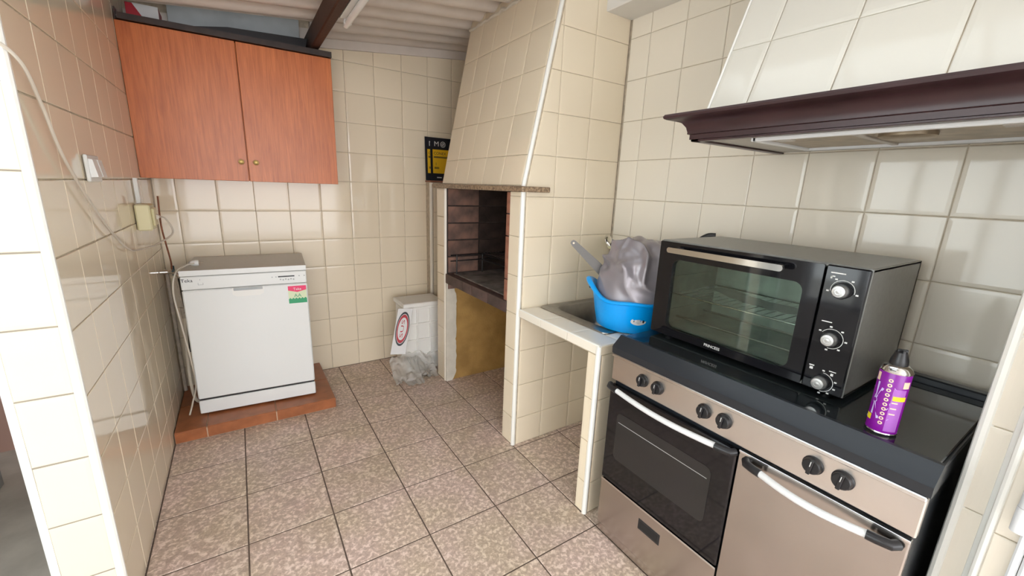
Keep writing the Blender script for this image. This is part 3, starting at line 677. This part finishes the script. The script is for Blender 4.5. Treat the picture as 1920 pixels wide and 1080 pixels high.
# black tubes standing in for the shaded gap below each handle
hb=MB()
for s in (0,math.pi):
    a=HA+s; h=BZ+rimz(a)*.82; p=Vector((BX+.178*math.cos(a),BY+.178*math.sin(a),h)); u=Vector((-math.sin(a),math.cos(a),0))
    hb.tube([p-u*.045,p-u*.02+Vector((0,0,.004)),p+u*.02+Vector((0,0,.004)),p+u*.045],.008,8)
hb.build('slot_shade','black',t)
sa=R(225-5); sp=Vector((BX+.1565*math.cos(sa+.30),BY+.1565*math.sin(sa+.30),BZ+.062)); nrm=Vector((math.cos(sa+.30),math.sin(sa+.30),-.05)); uu=Vector((-math.sin(sa+.30),math.cos(sa+.30),0))
sm=frame(sp,uu,nrm.cross(uu)); 
def sticker(r0,r1,z):
    pass
sb=MB(); ov=[]
NB=20
for j in range(3):
    for i in range(NB+1):
        pass
def oval(rx,rz,off,cx=0,cz=0,n=32):
    m=MB(); vs=[]; a0=sa+.30
    def P(dx,dz):
        z=.062+dz; rr=.1435+ (z/.15)*.0135*1.0 + off
        a=a0+dx/.155; return (BX+rr*math.cos(a),BY+rr*math.sin(a),BZ+z)
    vs=[P(cx,cz)]+[P(cx+rx*math.cos(2*math.pi*k/n),cz+rz*math.sin(2*math.pi*k/n)) for k in range(n)]
    vs2=[P(cx+.5*rx*math.cos(2*math.pi*k/n),cz+.5*rz*math.sin(2*math.pi*k/n)) for k in range(n)]
    f=[(0,n+1+k,n+1+(k+1)%n) for k in range(n)]+[(n+1+k,1+k,1+(k+1)%n,n+1+(k+1)%n) for k in range(n)]
    return m.add(vs+vs2,f)
oval(.034,.0165,.0035).build('oval_sticker','sign',t)
for cx,cz,rx,rz in ((.0,.008,.010,.002),(.0,.003,.010,.0015),(-.002,-.003,.011,.0015),(-.001,-.008,.008,.0015)): oval(rx,rz,.0045,cx,cz,12).build('sticker_print','grey',t)
oval(.004,.007,.0045,.021,.001,12).build('sticker_print','pblack',t); oval(.0025,.003,.0045,-.020,.001,10).build('sticker_print','pblack',t)
# satin cloth: heaped, with folds that wind over the heap
cv=MB()
def clothf(u,v):
    a=2*math.pi*u; t_=v
    rr=.163*max(0,math.cos(t_*math.pi/2))**.60*(1+.03*math.sin(3*a+1))
    z=.950+.258*math.sin(t_*math.pi/2)**.8
    p=Vector((rr*math.cos(a),rr*math.sin(a),z))
    w=noise.noise_vector((p.x*7,p.y*7,p.z*7+3))*.05
    q_=p+w
    s=q_.x*1.0-q_.y*.7+q_.z*.9
    f=(1-abs(math.sin(s*19+2.6*noise.noise((p.x*6,p.y*6,p.z*6)))))**1.5*.026
    f+=(1-abs(math.sin((q_.x*.6+q_.y*1.0-q_.z*.8)*24+2+2*noise.noise((p.x*8,p.z*8,p.y*8)))))**2*.009
    f+=noise.noise((p.x*14,p.y*14,p.z*14))*.016
    env=min(1,(t_+.03)*3)
    nrm_=Vector((math.cos(a)*math.cos(t_*1.5),math.sin(a)*math.cos(t_*1.5),math.sin(t_*1.5)+.1)).normalized()
    p+=nrm_*(f*1.15-.010)*env
    sh=(v)*.035   # the heap leans towards the wall
    return (BX+.006+p.x+sh*.6,BY-.01+p.y-sh*.5,p.z)
cv.grid(clothf,150,70,True)
tag(cv.build('satin_cloth','cloth',None,180),'crumpled grey satin cloth heaped in the blue basin','cloth')
t = thing('saucepan','steel pan with flat holed handle sticking out of the blue basin','pan',(1.86,1.0,.9))
hd=Vector((1.72,1.01,1.185)); he=Vector((1.885,.925,1.02)); ax=(hd-he).normalized(); sd=ax.cross(Vector((.66,.72,-.15))).normalized()
hm=frame(he,ax,sd); L_=(hd-he).length
hp=MB(); hn=20
outer=[(0,-.023),(L_*.5,-.019),(L_-.016,-.0135),(L_-.004,-.010),(L_,0),(L_-.004,.010),(L_-.016,.0135),(L_*.5,.019),(0,.023)]
hp.prism(outer,hm@Vector((0,0,0)),hm.to_3x3()@Vector((1,0,0)),hm.to_3x3()@Vector((0,1,0)),hm.to_3x3()@Vector((0,0,1)),-.0018,.0018)
hp.build('handle','dkmetal',t)
MB().lathe([(.0045,0),(.0045,.0008),(0,.0008)],14,hm@Matrix.Translation((L_-.014,0,.0017))).lathe([(.0045,0),(.0045,-.0008),(0,-.0008)],14,hm@Matrix.Translation((L_-.014,0,-.0017))).build('hanging_hole','tile',t)
MB().lathe([(.075,.83),(.085,.845),(.087,.91),(.089,.912),(.085,.91),(.082,.85),(0,.84)],28,Matrix.Translation((1.95,.86,0))).build('bowl','steelb',t)
t = thing('pot_handle','dark handle peeping up behind the left corner of the countertop oven','handle',(2.17,.66,1.19))
MB().tube(crom([(2.10,.72,1.13),(2.14,.69,1.19),(2.18,.655,1.232),(2.20,.625,1.238)],5),.011,10).build('grip','black',t)

# ------------------------------------------------------------------ stove
s = thing('gas_stove','stainless steel stove with black glass lid, oven door and cabinet door','stove',(1.9,.18,0))
SF=1.627; SY0,SY1=-.264,.617
MB().box((SF+.02,SY0+.004,.012),(2.20,SY1-.004,.805),.003).build('carcass','frame',s)
for fx in (SF+.06,2.15):
    for fy in (SY0+.05,SY1-.05): MB().lathe([(.02,0),(.02,.008),(.01,.01),(.01,.014)],12,Matrix.Translation((fx,fy,0))).build('foot','black',s)
MB().box((SF,SY0,.703),(SF+.022,SY1,.806),.003).build('control_panel','steel2',s)
MB().box((SF-.010,SY0,.7985),(SF+.002,SY1,.8105),.0025).build('lit_edge_trim','edge',s)  # metal trim line, paler than the panel to paint its lit edge
od=MB().box((SF-.004,.1185,.272),(SF+.018,SY1-.002,.684),.004).build('oven_door','blackg',s)
gl=[]
MB().prism(rrect(-.372,.486,.193,.100,.022,5),(SF-.004,0,0),(0,-1,0),(0,0,1),(-1,0,0),0,.0012).build('door_window','dwin',od)
MB().prism([(-.555,.545),(-.19,.545),(-.19,.547),(-.555,.547)],(SF-.0052,0,0),(0,-1,0),(0,0,1),(-1,0,0),0,.0004).build('rack_line','grey',od)
def bowhandle(y0,y1,z,par,bulge=.030):
    m=MB(); n=14; pts=[]
    for k in range(n+1):
        t_=k/n; y=y0+(y1-y0)*t_; pts.append((SF-.022-bulge*math.sin(math.pi*t_)*.55,y,z-.004*math.sin(math.pi*t_)))
    m.tube(pts,.0095,12).build('handle','handle',par)
    for (ya,sg) in ((y0,1),(y1,-1)):
        MB().tube([(SF-.004,ya+sg*.038,z+.002),(SF-.018,ya+sg*.03,z+.001),(SF-.0235,ya+sg*.006,z),(SF-.026,ya-sg*.012,z)],.0115,12).build('handle_end','black',par)
bowhandle(.575,.160,.680,od)
cd=MB().box((SF-.003,SY0+.004,.05),(SF+.018,.1135,.694),.003).build('cabinet_door','steel',s)
bowhandle(.052,-.205,.672,cd,.034)
MB().box((SF-.0035,SY0+.004,.6885),(SF+.01,.1135,.6955),.001).build('door_edge','edge',cd)
dwr=MB().box((SF-.003,.1185,.05),(SF+.018,SY1-.002,.266),.003).build('drawer','steel',s)
MB().box((SF-.0035,.1185,.2605),(SF+.01,SY1-.002,.2675),.001).build('door_edge','edge',dwr)
MB().box((SF-.0048,.318,.176),(SF+.002,.414,.222),.002).build('recess_pull','black',dwr); MB().box((SF-.0052,.326,.184),(SF,.406,.214),.001).build('recess_shade','dark',dwr)  # raised black plate painted in for the shade of the pull's hollow
MB().box((SF+.004,SY0+.004,.012),(SF+.02,SY1-.002,.046),.002).build('toe_plate','steel',s)
for y in (.471,.407,.234,.170,-.062,-.125):
    km=frame((SF,y,.757),(0,-1,0),(0,0,1))
    k=MB().lathe([(.0235,0),(.0235,.003),(.021,.005),(.020,.014),(.018,.016),(0,.016)],28,km).build('knob','black',s)
    MB().box((-.0045,-.019,.015),(.0045,.019,.024),.0015,km@Matrix.Rotation(R(-6),4,'Z')).build('knob_grip','black',k)
    MB().box((-.0008,.004,.0241),(.0008,.018,.0245),0,km@Matrix.Rotation(R(-6),4,'Z')).build('knob_mark','print',k)
# bullnose frame and glass lid
pf=[(SF+.004,.8085),(SF-.005,.811),(SF-.007,.836),(SF-.003,.8415),(SF+.016,.858),(SF+.034,.8745),(SF+.046,.8745),(SF+.05,.872),(SF+.05,.8085)]
MB().prism(pf,(0,SY1+.004,0),(1,0,0),(0,0,1),(0,-1,0),0,SY1-SY0+.008).build('front_frame','frame',s,22)
MB().box((SF+.05,SY0-.003,.808),(2.20,SY1+.003,.862),.003).build('hob_tray','frame',s)
MB().box((SF+.046,SY0+.004,.8635),(2.175,SY1-.004,.8715),.002).build('glass_lid','lid',s)
MB().box((2.18,SY0,.862),(2.215,SY1,.892),.004).build('lid_hinge_bar','frame',s)

# ------------------------------------------------------------------ countertop oven
t = thing('countertop_oven','large black countertop oven with glass door standing on the stove','oven',(1.98,.28,.872))
OX0,OX1,OY0,OY1,OZ0,OZ1=1.797,2.178,-.040,.590,.884,1.240
for x in (OX0+.04,OX1-.05):
    for y in (OY0+.05,OY1-.05): MB().lathe([(.014,.8718),(.016,.876),(.016,.885)],14,Matrix.Translation((x,y,0))).build('foot','black',t)
# shell as five panels so the cavity is open behind the glass
sh=MB()
sh.box((OX0,OY0,OZ1-.012),(OX1,OY1,OZ1),.004).box((OX0,OY0,OZ0),(OX1,OY1,OZ0+.012),.003).box((OX0,OY0,OZ0+.002),(OX1,OY0+.008,OZ1-.002)).box((OX0,OY1-.008,OZ0+.002),(OX1,OY1,OZ1-.002)).box((OX1-.008,OY0,OZ0+.002),(OX1,OY1,OZ1-.002))
sh.build('shell','body',t)
IY0,IY1,IZ0,IZ1=.080,.560,.915,1.205
cv_=MB(); cv_.box((OX0+.02,IY0,IZ0-.006),(OX1-.03,IY1,IZ0)).box((OX0+.02,IY0,IZ1),(OX1-.03,IY1,IZ1+.006)).box((OX1-.036,IY0,IZ0),(OX1-.03,IY1,IZ1)).box((OX0+.02,IY0-.006,IZ0),(OX1-.03,IY0,IZ1)).box((OX0+.02,IY1,IZ0),(OX1-.03,IY1+.006,IZ1))
for z in (.965,1.03,1.095): cv_.box((OX0+.04,IY1-.006,z),(OX1-.05,IY1,z+.006)).box((OX0+.04,IY0,z),(OX1-.05,IY0+.006,z+.006))
cv_.build('cavity','inner',t)
rk=MB().tube(crom([(OX0+.04,IY1-.008,1.06),(OX0+.036,IY1-.014,1.045),(OX0+.035,IY1-.03,1.041),(OX0+.035,.3,1.041),(OX0+.035,IY0+.01,1.041)],4),.0028,8).tube([(OX1-.05,IY1-.01,1.041),(OX1-.05,IY0+.01,1.041)],.0028,6)
for k in range(16): rk.tube([(OX0+.035,IY0+.025+k*.029,1.041),(OX1-.05,IY0+.025+k*.029,1.041)],.0016,5)
rk.build('wire_rack','chrome',t)
MB().tube([(OX0+.09,IY0+.01,.94),(OX0+.09,IY1-.01,.94)],.004,8).tube([(OX1-.11,IY0+.01,.94),(OX1-.11,IY1-.01,.94)],.004,8).build('heating_element','steelb',t)
# door with a rounded window opening
dz0,dz1,dy0,dy1=.888,1.236,.062,.588
wo=rrect(-.315,1.046,.212,.130,.026,6)
def ring_plate(outer,inner,O,U,V,N,t0,t1):
    O,U,V,N=map(Vector,(O,U,V,N)); k=len(inner); m=MB()
    f=lambda p,tt: O+U*p[0]+V*p[1]+N*tt
    vs=[f(p,t1) for p in outer]+[f(p,t1) for p in inner]+[f(p,t0) for p in outer]+[f(p,t0) for p in inner]
    fs=[]
    for i in range(k):
        j=(i+1)%k; fs+=[(i,j,k+j,k+i),(2*k+i,3*k+i,3*k+j,2*k+j),(i,2*k+i,2*k+j,j),(k+i,k+j,3*k+j,3*k+i)]
    return m.add(vs,fs)
outer=rrect(-(dy0+dy1)/2,(dz0+dz1)/2,(dy1-dy0)/2,(dz1-dz0)/2,.004,6)
dro=ring_plate(outer,wo,(OX0-.002,0,0),(0,-1,0),(0,0,1),(-1,0,0),-.014,.006).build('door','blackg',t,40)
MB().prism(rrect(-.315,1.046,.214,.132,.026,6),(OX0+.004,0,0),(0,-1,0),(0,0,1),(-1,0,0),0,.003).build('door_glass','glass',dro)
hz=1.212
MB().prism(rrect(0,0,.192,.0095,.009,5),(OX0-.044,.338,hz-.0),(0,-1,0),(0,0,1),(-1,0,0),-.004,.006).build('handle','chrome',dro,40)
for y in (.50,.172): MB().box((OX0-.042,y-.012,hz-.008),(OX0-.006,y+.012,hz+.008),.003).build('handle_mount','black',dro)
text('badge','PRINCESS',.0135,frame((OX0-.0085,.335,.902),(0,-1,0),(0,0,1)),'print',dro,sx=1.0)
pn=MB().box((OX0-.008,OY0+.002,.886),(OX0+.012,.058,1.237),.003).build('control_panel','blackg',t)
ky=.012
for z,ticks in ((1.174,4),(1.040,6),(.906+.008,6)):
    km=frame((OX0-.008,ky,z),(0,-1,0),(0,0,1))
    k=MB().lathe([(.0215,0),(.0215,.010),(.0195,.013),(.0,.013)],28,km).build('knob','black',t)
    MB().lathe([(.0175,.0125),(.0165,.024),(.0145,.027),(.009,.0275),(.0085,.0265),(.006,.0265),(.0055,.0275),(0,.028)],28,km).build('knob_cap','silver',k)
    pr=MB(); a0,a1=(-10,190) if z>1.1 else ((-100,150) if z>1 else (-90,90))
    n=24
    for i in range(n):
        b0,b1=R(a0+(a1-a0)*i/n),R(a0+(a1-a0)*(i+1)/n)
        pr.add([(r*math.cos(b),r*math.sin(b),.0005) for b,r in ((b0,.0262),(b1,.0262),(b1,.0275),(b0,.0275))],[(0,1,2,3)],km)
    for i in range(ticks):
        b=R(a0+(a1-a0)*i/(ticks-1)); c_=(.033*math.cos(b),.033*math.sin(b))
        pr.add([(c_[0]-.003,c_[1]-.002,.0005),(c_[0]+.003,c_[1]-.002,.0005),(c_[0]+.003,c_[1]+.002,.0005),(c_[0]-.003,c_[1]+.002,.0005)],[(0,1,2,3)],km)
    pr.build('dial_print','print',pn,0)
pm=frame((OX0-.0085,0,0),(0,-1,0),(0,0,1))
MB().box((-.045,1.2165,0),(-.012,1.2195,.0004),0,pm).box((-.044,1.207,0),(-.034,1.210,.0004),0,pm).box((-.044,1.202,0),(-.040,1.2095,.0004),0,pm).box((-.042,1.083,0),(-.018,1.0855,.0004),0,pm).box((-.048,.952,0),(-.036,.955,.0004),0,pm).box((.0,.950,0),(.016,.9525,.0004),0,pm).box((-.046,.942,0),(-.038,.949,.0004),0,pm).box((.005,.939,0),(.011,.946,.0004),0,pm).build('dial_print','print',pn,0)
fo=MB()
def foil(u,v): return (1.90+v*.10+.01*noise.noise((u*4,v*3,1)), .46-.33*u-.02*v, 1.047+.022*math.exp(-((u-.05)/.25)**2)*(1-v*.4)+.006*noise.noise((u*9,v*9,2))+.006)
fo.grid(foil,30,8); vv=list(fo.v); fo.add([(x,y,z-.0015) for x,y,z in vv],[tuple(reversed(f)) for f in fo.f])
tag(fo.build('paper_leaflet','sign',None,180),'folded white leaflet lying on the wire rack inside the oven','leaflet')

# ------------------------------------------------------------------ spray can
t = thing('spray_can','purple aerosol can with black nozzle cap on the stove lid','can',(1.725,-.145,.872))
cx,cy,cz=1.722,-.1445,.8718
T=Matrix.Translation((cx,cy,cz))
MB().lathe([(.026,0),(.0285,.001),(.0300,.004),(.0295,.0065)],40,T).build('base_rim','chrome',t)
body=MB().lathe([(.0288,.0055),(.0292,.008),(.0292,.152),(.0286,.154)],48,T).build('body','purple',t)
MB().lathe([(.0296,.1535),(.0300,.156),(.0290,.158),(.0255,.165),(.0195,.170),(.0165,.171),(.0165,.174),(0,.174)],40,T).build('dome','chrome',t)
MB().lathe([(.0165,.169),(.0172,.173),(.0160,.183),(.0130,.193),(.0112,.200),(.0080,.202),(0,.200)],20,T).box((-.003,-.011,.195),(.003,.009,.207),.001,T@Matrix.Rotation(R(40),4,'Z')).box((-.011,-.003,.195),(-.006,.003,.206),.001,T@Matrix.Rotation(R(40),4,'Z')).build('nozzle_cap','black',t)
VA=math.atan2(-.3983-cy,.4776-cx)   # angle that faces the doorway
def patch(mb,a0,a1,z0,z1,r=.02945,n=6,sk=0):
    vs=[];
    for j,z in enumerate((z0,z1)):
        for i in range(n+1): a=VA+R(a0+(a1-a0)*i/n)+sk*j; vs.append((r*math.cos(a),r*math.sin(a),z))
    mb.add(vs,[(i,i+1,n+2+i,n+1+i) for i in range(n)],T); return mb
b=MB(); patch(b,8,58,.012,.118,.0294); b.build('label_panel','lilac',body)
b=MB(); patch(b,12,64,.090,.101,.0296); b.build('label_yellow','yprint',body); b=MB(); patch(b,-74,-48,.028,.042,.0296); b.build('label_yellow','yprint',body)
b=MB()
for k in range(10):
    z=.030+k*.0118
    for i in range(12):
        a,b2=2*math.pi*i/12,2*math.pi*(i+1)/12; ri,ro=.0020,.0042
        vs=[]
        for rr_,aa in ((ri,a),(ro,a),(ro,b2),(ri,b2)):
            th=VA+R(-8)+rr_*math.cos(aa)/.0292; vs.append((.0297*math.cos(th),.0297*math.sin(th),z+rr_*math.sin(aa)))
        b.add(vs,[(0,1,2,3)],T)
b.build('label_symbols','peach',body)
b=MB()
for z in (.083,.069,.055): patch(b,12,34,z,z+.003,.0297)
patch(b,-70,-52,.128,.148,.0296); patch(b,38,66,.122,.138,.0296); b.build('label_text','peach',body)
b=MB()
for k in range(16):
    a=R(k*22.5); th0=-50; z0=.080
    vs=[]
    for rr_,w in ((.004,.0006),(.004,-.0006),(.030+.008*(k%3),-.0024),(.030+.008*(k%3),.0024)):
        dx=rr_*math.cos(a)-w*math.sin(a); dz=rr_*math.sin(a)+w*math.cos(a); th=VA+R(th0)+dx/.0292; vs.append((.0296*math.cos(th),.0296*math.sin(th),z0+dz*1.2))
    b.add(vs,[(0,1,2,3)],T)
b.build('label_burst','pale',body)

# ------------------------------------------------------------------ range hood
h = thing('range_hood','white tiled range hood with dark purple wooden cornice over the stove','range hood',(2.0,.1,1.575))
HX,HY,HZ=1.705,.468,1.575; HYR=-.283
prof=[(0,0),(0,.014),(.006,.016),(.006,.022),(.010,.036),(.020,.049),(.036,.056),(.052,.058),(.060,.062),(.062,.068),(.058,.074),(.044,.077),(-.03,.078),(-.03,0)]
def cornice(u_i,pt):
    d,z=pt
    return [(XR-.002,HY+d,HZ+z),(HX-d,HY+d,HZ+z),(HX-d,HYR,HZ+z)][u_i]
vs=[cornice(u,p) for u in range(3) for p in prof]; k=len(prof)
fs=[(u*k+i,u*k+(i+1)%k,(u+1)*k+(i+1)%k,(u+1)*k+i) for u in range(2) for i in range(k)]+[tuple(reversed(range(k))),tuple(2*k+i for i in range(k))]
co=MB().add(vs,[tuple(reversed(f)) for f in fs]).build('wooden_cornice','hood',h,30)
HS=.434; hz0=1.652
def hpoly(x): return [(1.742,hz0),(1.742+HS*(2.47-hz0),2.47),(XR-.002,2.47),(XR-.002,hz0)]
MB().prism([(1.742,hz0),(2.006,2.261),(XR-.002,2.261),(XR-.002,hz0)],(0,.45,0),(1,0,0),(0,0,1),(0,-1,0),0,.45-HYR).build('hood_core','grout',h)
ch=math.cos(math.atan(HS))
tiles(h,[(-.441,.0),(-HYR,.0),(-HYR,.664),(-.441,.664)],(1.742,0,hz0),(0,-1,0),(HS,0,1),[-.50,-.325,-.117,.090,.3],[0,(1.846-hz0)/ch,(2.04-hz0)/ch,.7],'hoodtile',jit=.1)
MB().tube([(1.740,.4445,hz0),(1.740+HS*.607,.4445,hz0+.607)],.004,8).build('corner_trim','trimw',h)
MB().box((HX+.001,HYR,HZ-.0),(XR-.003,HY-.001,HZ+.012)).build('underside_panel','under',h)
MB().box((HX+.004,HYR,HZ-.006),(HX+.03,HY-.004,HZ),.001).box((HX+.004,HY-.03,HZ-.006),(XR-.006,HY-.004,HZ),.001).build('underside_frame','hood',h)
MB().box((HX+.06,HYR+.02,HZ-.012),(HX+.075,.30,HZ-.001),.002).box((HX+.40,HYR+.02,HZ-.012),(HX+.415,.30,HZ-.001),.002).box((HX+.06,.29,HZ-.012),(HX+.415,.305,HZ-.001),.002).build('filter_frame','handle',h)
MB().box((HX+.076,HYR+.02,HZ-.004),(HX+.399,.289,HZ-.001)).build('filter','filter',h)
for y in (.235, -.20): MB().box((HX+.10,y-.02,HZ-.011),(HX+.135,y+.02,HZ-.003),.002).build('filter_catch','under',h)
MB().box((HX+.076,.060,HZ-.009),(HX+.399,.075,HZ-.003),.001).build('filter_bar','under',h)
MB().lathe([(.055,-.004),(.055,-.014),(.048,-.018),(0,-.019)],28,Matrix.Translation((HX+.16,-.02,HZ))).build('lamp_cover','filter',h)

# ------------------------------------------------------------------ outside beyond the left wall end
wo_=struct(MB().box((-1.95,2.6,-.03),(-.09,2.75,2.46)).build('wall_left','house'))
# house wall left of the doorway, with a glazed opening that the right wall's tiles mirror
struct(MB().box((-1.95,-4.2,-.03),(-1.8,-1.0,2.46)).box((-1.95,1.5,-.03),(-1.8,2.6,2.46)).box((-1.95,-1.0,-.03),(-1.8,1.5,.35)).build('wall_left','soffit'))
wd=MB()
for y in (-1.0,-.50,.0,.47,.98,1.44): wd.box((-1.90,y,.35),(-1.84,y+.06,2.46),.004)
wd.box((-1.90,-.94,.35),(-1.84,1.44,.41),.004).box((-1.90,-.94,2.40),(-1.84,1.44,2.46),.004)
wd=struct(wd.build('window_1','pvc'))
for y0,y1 in ((-.94,-.5),(-.44,.0),(.06,.47),(.53,.98),(1.04,1.44)): MB().box((-1.872,y0,.41),(-1.866,y1,2.40)).build('pane','pane',wd)
gd=struct(MB().box((-.62,1.20,-.03),(-.58,1.26,2.1),.004).box((-.62,1.26,-.03),(-.58,2.2,.07),.004).box((-.62,1.26,.55),(-.58,2.2,.60),.004).box((-.62,1.26,2.04),(-.58,2.2,2.1),.004).box((-.62,2.2,-.03),(-.58,2.26,2.1),.004).build('window_2','alu'))
MB().box((-.603,1.26,.07),(-.597,2.2,.55)).build('pane','pane',gd); MB().box((-.603,1.26,.6),(-.597,2.2,2.04)).build('pane','pane',gd)
